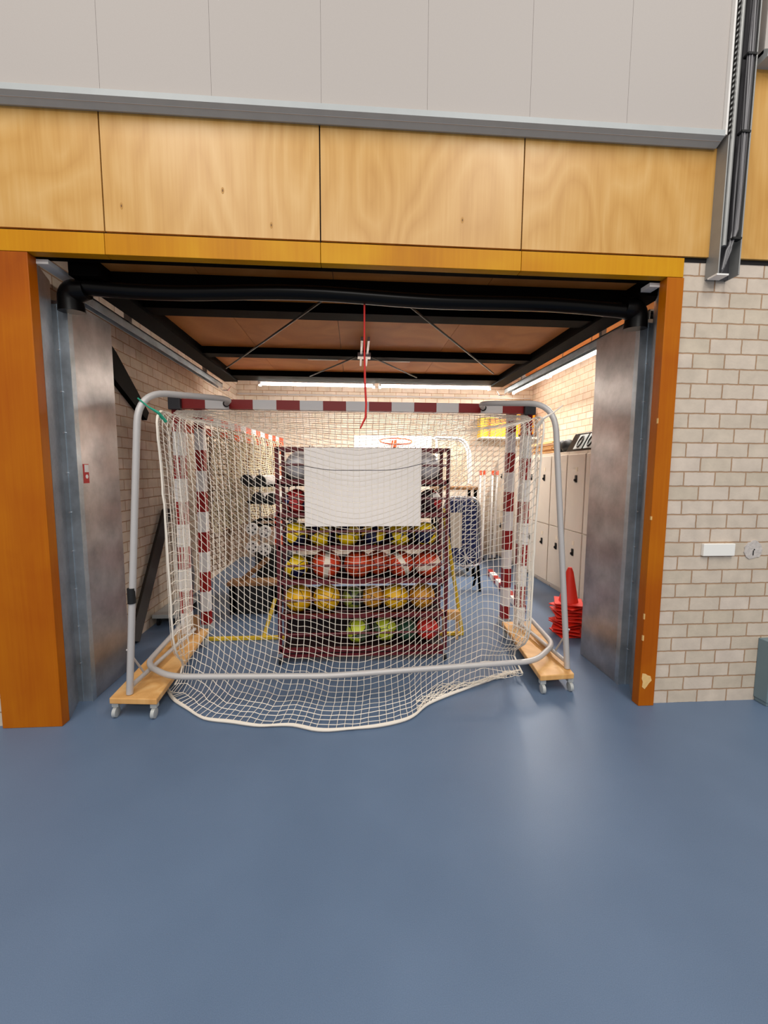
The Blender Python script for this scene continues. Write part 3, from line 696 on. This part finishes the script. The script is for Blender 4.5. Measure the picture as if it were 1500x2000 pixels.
VL = ['at the left end', 'second from the left', 'third from the left', 'third from the right', 'second from the right', 'at the right end']
for x, t in zip((-.505, -.285, -.062, .162, .384, .605), VL): ball('volleyball', x, .985+.088, .104, 'blue_yellow_panels', 'blue and yellow volleyball just below the white board, %s of its row' % t)
ball('volleyball', -.505, .70+.10, .104, 'blue_yellow_panels', 'blue and yellow volleyball at the left end of the orange basketball shelf')
ball('basketball', -.245, .70+.115, .124, 'orange_white_basketball_skin', 'orange basketball with a white band, beside the blue and yellow volleyball', bump=(0, .1, .08))
ball('basketball', .025, .70+.113, .120, 'orange_basketball_skin', 'plain orange basketball in the middle of the shelf', bump=(1.2, .2, .1))
ball('basketball', .20, .70+.113, .108, 'orange_basketball_skin', 'darker orange basketball tucked behind, right of the middle one', y=.965, bump=(.4, .9, .3))
ball('basketball', .395, .70+.113, .112, 'orange_white_basketball_skin', 'orange basketball with a slanting white band, second from the right', bump=(0, -.5, .25))
ball('basketball', .628, .70+.113, .116, 'orange_white_basketball_skin', 'orange basketball with a white panel at the right end of its shelf', bump=(0, 1.2, .1))
ball('basketball', -.485, .41+.11, .116, 'yellow_basketball_skin', 'yellow basketball at the left end of the fifth shelf', bump=(.3, 1.4, 0))
ball('basketball', -.245, .41+.11, .116, 'yellow_basketball_skin', 'yellow basketball second from the left on the fifth shelf', bump=(.6, .6, .3))
ball('football', -.015, .41+.10, .098, 'lime_dark_panels', 'dull olive green ball in the middle of the fifth shelf', y=.93)
ball('basketball', .155, .41+.105, .098, 'amber_basketball_skin', 'amber basketball right of the olive green ball', y=.93, bump=(.2, .5, .9))
ball('basketball', .352, .41+.11, .112, 'yellow_basketball_skin', 'yellow basketball third from the right end, between two amber ones', bump=(.9, .4, .2))
ball('basketball', .590, .41+.11, .112, 'amber_basketball_skin', 'amber basketball at the right end of the fifth shelf', y=.92, bump=(1.4, .2, .5))
ball('football', .024, .12+.10, .104, 'lime_panels', 'lime green football in the middle of the lowest shelf')
ball('football', .262, .12+.10, .104, 'lime_panels', 'lime football beside the dark green ball on the lowest shelf', y=.93)
ball('foam_ball', .462, .12+.09, .092, 'green_ball_skin', 'dark green ball on the lowest shelf', y=.92)
ball('foam_ball', .640, .12+.10, .098, 'red_ball_skin', 'plain red ball at the right end of the lowest shelf', y=.92)

wb = tag(MB().bb(-.402, .537, .712, .726, 1.165, 1.795).build('white_board', 'board_cloth', bevel=.003), 'large blank white board hung on the front of the ball rack', 'board')
for x in (-.36, .495): MB().tube([(x, .73, 1.77), (x, .76, 1.81), (x, .775, 1.80)], .004, 6).build('hook', 'chrome', wb)
wr = MB().tube(cr([(-.42, .60, 1.655), (-.2, .56, 1.62), (.02, .54, 1.618), (.3, .55, 1.625), (.56, .60, 1.68), (.9, .8, 1.76)], 5), .0025, 5)
wr.build('net_line', 'cable_dark', g1)

# ------------------------------------------------------------------ things behind: yellow frame, hoop, small goal, trampoline, poles
e = thing('floor_hurdle', 'yellow tubular floor frame with slanting legs behind the ball rack', 'hurdle', (.1, 1.3, 0))
MB().bb(-1.42, 1.07, 1.27, 1.31, 0, .03).build('base_bar', 'yellow_paint', e, bevel=.004)
MB().tube([(-.877, 1.30, .02), (-.80, 1.5, .33)], .018, 8).build('leg', 'yellow_paint', e, smooth=True)
MB().tube([(1.06, 1.29, .02), (.86, 1.36, 1.25)], .018, 8).build('leg', 'yellow_paint', e, smooth=True)
tag(MB().bb(.83, 1.0, 1.16, 1.24, .20, .28).bb(.84, .86, 1.17, 1.23, 0, .2).bb(.97, .99, 1.17, 1.23, 0, .2).build('wooden_block', 'dolly_wood', bevel=.004), 'small wooden stand right of the ball rack', 'stand')

e = thing('basketball_hoop', 'white backboard with an orange basketball ring showing above the white board', 'basketball hoop', (.55, 3.5, 0))
MB().bb(-.01, 1.18, 3.80, 3.83, 1.6, 2.15).build('backboard', 'white_paint', e, bevel=.006)
hx, hy, hz = .60, 3.52, 2.06
MB().tube([(hx+.235*math.cos(a*math.pi/16), hy+.235*math.sin(a*math.pi/16), hz-.01+.06*math.sin(a*math.pi/16)) for a in range(33)], .010, 8, 0, False).build('ring', 'orange_red', e, smooth=True)
MB().bb(hx-.04, hx+.04, 3.75, 3.80, hz-.08, hz+.02).build('ring_bracket', 'orange_red', e)
mb = MB()
for a in range(12):
    t = a*math.pi/6; t2 = (a+.5)*math.pi/6
    mb.tube([(hx+.235*math.cos(t), hy+.235*math.sin(t), hz-.01+.06*math.sin(t)), (hx+.17*math.cos(t2), hy+.17*math.sin(t2), hz-.16), (hx+.13*math.cos(t), hy+.13*math.sin(t), hz-.36)], .004, 4, 0, False)
mb.build('hoop_net', 'off_white_net', e)
MB().bb(hx-.04, hx+.04, 3.83, 3.91, .06, 2.0).build('stand_post', 'black_steel', e); MB().bb(.25, .87, 3.7, 4.3, 0, .08).build('stand_base', 'black_rubber', e)

mg = thing('small_goal', 'small white tubular goal with cream net, above the folded trampoline', 'goal', (1.4, 3.7, 1.4))
for y, dx in ((3.60, 0), (3.85, .04)):
    MB().tube(rounded([(1.20, y, 2.115), (1.62+dx, y, 2.10), (1.73+dx, y, 1.93), (1.75+dx, y, 1.42)], .16, 6), .022, 10).build('frame_tube', 'white_paint', mg, smooth=True)
for x in (1.25, 1.4, 1.56): MB().tube([(x, 3.60, 2.11), (x+.02, 3.85, 2.10)], .012, 8).build('top_rod', 'white_paint', mg, smooth=True)
MB().tube([(1.75, 3.60, 1.42), (1.79, 3.85, 1.42)], .018, 8).build('base_rod', 'white_paint', mg, smooth=True)
MB().tube([(1.22, 3.60, 2.115), (1.22, 3.60, 1.39)], .018, 8).build('frame_tube', 'white_paint', mg, smooth=True)
mb = MB()
for j in range(22): mb.tube([(1.22+k*.027, 3.87+.03*math.sin(k*.9+j*.3), 2.08-j*.032-.01*math.sin(k*1.3)) for k in range(21)], .0035, 3, 0, False)
for k in range(21): mb.tube([(1.22+k*.027, 3.87+.03*math.sin(k*.9+j*.3), 2.08-j*.032-.01*math.sin(k*1.3)) for j in range(22)], .0035, 3, 0, False)
mb.build('goal_net', 'cream_net', mg)

tr = thing('folded_trampoline', 'folded mini trampoline with blue edge and white elastic cords', 'trampoline', (1.45, 2.9, 0))
x0, x1, z0, z1 = 1.20, 1.66, .33, 1.26; yt = 2.85
MB().tube(rounded([(x0, yt, z0), (x0, yt, z1), (x1, yt, z1), (x1+.06, yt, z0), (x0, yt, z0), (x0, yt, z0+.3)], .14, 7), .024, 12).build('tubular_frame', 'chrome', tr, smooth=True)
MB().prism([(x0+.02, z0+.03), (x0+.02, z1-.04), (x1-.1, z1-.03), (x1, z1-.12), (x1+.03, z0+.03)], 'y', yt+.03, yt+.05).build('blue_edge_pad', 'blue_pad', tr, bevel=.008)
MB().prism([(x0+.10, z0+.25), (x0+.07, z1-.2), (x0+.24, z1-.2), (x0+.24, z0+.25)], 'y', yt-.01, yt+.01).build('jumping_bed', 'cream_pad', tr, bevel=.004)
mb = MB()
for k in range(9): mb.tube([(x0+.25, yt, z0+.3+.065*k), (x1-.03, yt-.01, z0+.31+.065*k)], .006, 5)
for k in range(5): mb.tube([(x0+.08+.05*k, yt, z1-.2), (x0+.06+.06*k, yt, z1-.02)], .006, 5)
for k in range(10):
    a = k*math.pi/5; mb.tube([(1.5, yt-.02, .45), (1.5+.14*math.cos(a), yt-.02, .45+.14*math.sin(a))], .006, 5)
mb.build('elastic_cords', 'white_plastic', tr)
MB().tube([(1.5+.14*math.cos(k*math.pi/12), yt-.02, .45+.14*math.sin(k*math.pi/12)) for k in range(25)], .009, 6, 0, False).build('hub_ring', 'chrome', tr)
for x in (x0+.03, x1+.02): MB().tube([(x, yt, z0), (x, yt-.1, .0)], .018, 8).tube([(x, yt, z0), (x, yt+.2, .0)], .018, 8).build('leg', 'black_steel', tr, smooth=True)
# black crate carrying the small goal
e = thing('equipment_trolley', 'black trolley under the small white goal', 'trolley', (1.5, 3.72, 0))
MB().bb(1.2, 1.85, 3.52, 3.95, 1.335, 1.38).build('deck', 'dark_wood', e, bevel=.004)
for x in (1.23, 1.82):
    for y in (3.56, 3.9): MB().bb(x-.02, x+.02, y-.02, y+.02, 0, 1.335).build('leg', 'black_steel', e)
MB().bb(1.2, 1.85, 3.52, 3.95, .25, .29).build('shelf', 'dark_wood', e)

pg = 'white poles by the back wall'
for x, y, lab in ((2.24, 4.7, 'white pole with orange tip, leftmost of the poles by the back wall'), (2.33, 4.75, 'white pole with orange tip, second from the left by the back wall'), (2.46, 4.7, 'white pole with orange tip, third from the left by the back wall'), (2.56, 4.75, 'white pole with orange tip, nearest to the lockers')):
    e = thing('marker_pole', lab, 'pole', (x, y, 0), pg)
    MB().tube([(x, y, .04), (x, y, 1.55)], .018, 10).build('shaft', 'white_paint', e, smooth=True)
    MB().tube([(x, y, 1.55), (x, y, 1.63)], .026, 10).build('tip', 'orange_red', e, smooth=True)
    MB().lathe((x, y, 0), [(.04, 0), (.04, .02), (.02, .04)], 12).build('foot', 'black_rubber', e, smooth=True)

# ------------------------------------------------------------------ lockers
names_l = ['nearest', 'second', 'third', 'fourth', 'fifth', 'sixth', 'seventh', 'farthest']
LX = 2.70
for k in range(8):
    y0 = 1.67+.43*k
    e = thing('locker', 'pale grey two-door locker on the right wall, %s' % (names_l[k]+(' from the opening' if k else ' to the opening')), 'locker', (LX+.25, y0+.215, 0), 'lockers along the right wall')
    MB().bb(LX+.02, LX+.52, y0+.002, y0+.428, .04, 1.87).bb(LX+.05, LX+.5, y0+.01, y0+.42, 0, .04).build('body', 'locker_grey', e, bevel=.003)
    for z0, z1, hz in ((.08, .875, .62), (.885, 1.83, 1.53)):
        d = MB().bb(LX, LX+.018, y0+.012, y0+.418, z0, z1).build('door', 'locker_grey', e, bevel=.003)
        hd = MB().bb(LX-.012, LX, y0+.17, y0+.215, hz-.045, hz+.045).bb(LX-.03, LX-.012, y0+.18, y0+.205, hz-.03, hz+.0)
        hd.build('handle', 'black_rubber', d, bevel=.008)
        MB().bb(LX-.003, LX, y0+.17, y0+.215, hz+.09, hz+.14).build('name_slot', 'cream_pad', d)
TZ = 1.87
# wooden hockey sticks
sg_ = 'wooden sticks on the lockers'
for i in range(14):
    y = 3.0+.03*(i % 7); z = TZ+.02+.034*(i//7)*2+.012*(i % 3); xo = rnd.uniform(0, .04)
    y2 = 4.05+rnd.uniform(-.1, .15)
    o = MB().tube([(2.74+xo+.012*(i % 5), 3.05+rnd.uniform(-.05, .1), TZ+.017+.026*(i//2)), (2.80+xo+.02*(i % 5), y2, TZ+.017+.024*(i//2))], .014, 7).build('wooden_stick', 'stick_wood', smooth=True)
    tag(o, 'light wooden stick in the pile on top of the lockers', 'stick', sg_)
for i, (y, ln) in enumerate(((3.0, .16), (2.83, .13))):
    tag(MB().sphere((2.86, y, TZ+.09), .1, 14, 8, 0, (1, .75, .9)).build('black_bag', 'black_rubber', smooth=True), ['black bag on the lockers beside the wooden sticks', 'black bag on the lockers beside the scoreboard'][i], 'bag')
sb = thing('scoreboard', 'black table scoreboard showing two zeros, on top of the lockers', 'scoreboard', (2.9, 2.3, TZ))
MB().prism([(2.72, TZ), (2.95, TZ), (2.84, TZ+.23)], 'y', 2.0, 2.62).build('case', 'black_satin', sb, bevel=.004)
sl = Vector((.12, 0, .23)).normalized(); nrm = Vector((-.23, 0, .12)).normalized()
RR = Matrix((Vector((0, -1, 0)), sl, nrm)).transposed()
for yc in (2.36, 2.13):
    cc = Vector((2.72, yc, TZ))+sl*.125+nrm*.006
    p = MB().box(cc, (.19, .20, .006), 0, RR).build('number_card', 'digit_plate', sb)
    MB().tube([cc+nrm*.004+RR @ Vector((.042*math.cos(a*math.pi/12), .072*math.sin(a*math.pi/12), 0)) for a in range(25)], .012, 6, 0, False).build('digit_zero', 'black_rubber', p)

# ------------------------------------------------------------------ yellow foam on back wall
tag(MB().bb(2.30, 2.60, 4.98, 5.2, 2.24, 2.60).build('yellow_bin', 'yellow_foam', bevel=.01), 'yellow box on the back wall, leftmost of the yellow group', 'box')
tag(MB().bb(2.46, 2.80, 4.9, 4.98, 2.24, 2.58).build('orange_panel', 'orange_foam', bevel=.01), 'orange-yellow panel in front of the yellow box on the back wall', 'panel')
tag(MB().bb(2.81, 3.02, 5.0, 5.2, 2.24, 2.66).build('yellow_bin', 'yellow_foam', bevel=.01), 'narrow yellow box on the back wall, right of the orange-yellow panel', 'box')
tag(MB().lathe((3.16, 4.99, 2.30), [(.14, 0), (.155, .02), (.155, .4), (.12, .43)], 24).build('yellow_roll', 'orange_foam', smooth=True), 'yellow foam roll against the back wall behind the goal corner', 'roll')
struct(MB().bb(2.28, 3.33, 4.84, 5.2, 2.21, 2.24).build('trim_8', 'locker_grey'))

# ------------------------------------------------------------------ cones
cp = None
for i in range(11):
    z = i*.032
    if cp is None:
        cp = thing('traffic_cone', 'red cone at the very bottom of the stack beside the right housing', 'cone', (2.13, 1.27, 0), 'stacked red cones')
        MB().lathe((2.13, 1.27, .008), [(.095, 0), (.09, .01), (.035, .30), (.018, .345), (.0, .345)][:-1], 22).build('cone_body', 'cone_red', cp, smooth=True)
        MB().bb(2.0, 2.26, 1.14, 1.40, .0, .012).build('base_plate', 'cone_red', cp, bevel=.004)
    else:
        copy_thing(cp, (2.13+rnd.uniform(-.012, .012), 1.27+rnd.uniform(-.012, .012), z),
                   'red cone topmost in the stack beside the right housing' if i == 10 else 'red cone inside the stack beside the right housing', rot=(0, 0, rnd.uniform(-.6, .6)))

# ------------------------------------------------------------------ left storage things seen through the net
e = thing('post_trolley', 'black trolley left of the ball rack carrying white posts', 'trolley', (-1.05, 2.5, 0))
for x in (-1.25, -.78):
    for y in (2.37, 2.95): MB().bb(x-.009, x+.009, y-.009, y+.009, .08, 1.62).build('upright', 'tube_grey', e)
for z in (.12, .95, 1.22, 1.42):
    MB().bb(-1.27, -.76, 2.35, 2.39, z, z+.03).bb(-1.27, -.76, 2.93, 2.97, z, z+.03).bb(-1.27, -1.24, 2.35, 2.95, z, z+.03).bb(-.79, -.76, 2.35, 2.95, z, z+.03).build('shelf_frame', 'black_steel', e)
MB().bb(-1.26, -.77, 2.36, 2.94, .15, .2).build('deck', 'black_rubber', e)
for k in range(4): tag(MB().bb(-1.21, -.82, 2.42, 2.9, .2+.11*k, .305+.11*k).build('black_mat', 'black_rubber', bevel=.01), 'black folded mat in the pile on the trolley left of the rack', 'mat', 'black mats on the trolley')
for x in (-1.25, -.78):
    for y in (2.35, 2.95): MB().lathe((x, y, .042), [(.02, -.015), (.042, -.012), (.042, .012), (.02, .015)], 14, 0, 'x').build('castor', 'black_rubber', e, smooth=True)
pl_ = ['left one of the upper pair', 'right one of the upper pair', 'left one of the lower pair', 'right one of the lower pair']
for i, (x, z) in enumerate(((-1.23, 1.50), (-1.085, 1.49), (-1.11, 1.295), (-.96, 1.285))):
    p = thing('white_post', 'white padded post with black end cap on the trolley, %s' % pl_[i], 'post', (x, 2.3, z-.055), 'white posts on the trolley')
    MB().tube([(x, 2.24, z), (x+.12, 3.1, z)], .05, 16).build('shaft', 'white_paint', p, smooth=True)
    MB().tube([(x, 2.2, z), (x, 2.25, z)], .068, 18).build('end_cap', 'black_rubber', p, smooth=True)
wl = ['top left', 'top right', 'bottom left', 'bottom right']
for i, (x, z) in enumerate(((-1.20, .93), (-1.05, .90), (-1.20, .72), (-1.06, .69))):
    mb = MB().lathe((x, 2.28, z), [(.03, -.02), (.07, -.02), (.075, 0), (.07, .02), (.03, .02)], 20, 0, 'y')
    wq = mb.build('weight_disc', 'white_plastic', smooth=True); tag(wq, 'white plastic disc with holes hung on the trolley, %s' % wl[i], 'disc', 'white discs on the trolley')
    for q in range(5):
        a = q*2*math.pi/5; MB().tube([(x+.042*math.cos(a), 2.256, z+.042*math.sin(a)), (x+.042*math.cos(a), 2.262, z+.042*math.sin(a))], .010, 8).build('hole', 'dark_gap', wq)
tag(MB().bb(-1.34, -.93, 2.01, 2.19, 0, .325).build('black_box', 'black_rubber', bevel=.01), 'black box pushed under the low wooden bench', 'box')
e = thing('wooden_bench', 'low wooden bench frame left of the ball rack', 'bench', (-1.1, 2.1, 0))
MB().bb(-1.42, -.86, 1.98, 2.2, .33, .37).build('seat_board', 'dark_wood', e, bevel=.004)
MB().tube([(-1.28, 2.09, .37), (-.98, 2.09, .62)], .03, 4).build('diagonal_strut', 'dark_wood', e)
for x in (-1.38, -.9): MB().bb(x-.02, x+.02, 2.0, 2.18, 0, .33).build('leg', 'black_steel', e)
e = thing('grey_trolley', 'grey steel trolley base with castor at the left wall behind the goal', 'trolley', (-1.9, 1.8, 0))
MB().bb(-2.08, -1.84, 1.66, 2.3, .09, .13).build('base_frame', 'grey_steel', e, bevel=.004)
MB().bb(-1.9, -1.86, 1.9, 1.94, .13, .9).build('post', 'grey_steel', e)
for x in (-2.04, -1.87):
    for y in (1.72, 2.24): MB().lathe((x, y, .036), [(.02, -.014), (.036, -.01), (.036, .01), (.02, .014)], 14, 0, 'x').bb(x-.015, x+.015, y-.015, y+.015, .06, .09).build('castor', 'black_rubber', e, smooth=True)
tag(MB().tube([(-1.80, 1.9, .95), (-1.78, 1.9, .5), (-1.76, 1.9, .3)], [.03, .05, .02], 10).build('grey_bag', 'cable_grey', smooth=True), 'limp grey bag hanging from the trolley post at the left wall', 'bag')
# striped post lying on the floor at the right
mb = MB(); p0 = Vector((1.92, 1.9, .04)); p1 = Vector((2.12, 3.7, .04)); d = (p1-p0).normalized(); R = Matrix.Rotation(math.atan2(d.y, d.x), 3, 'Z')
for k in range(9): mb.box(p0+d*(.1+.2*k), (.2, .08, .08), k % 2, R)
tag(mb.build('striped_post', ['goal_red', 'goal_white']), 'red and white striped post lying on the floor near the lockers', 'post')
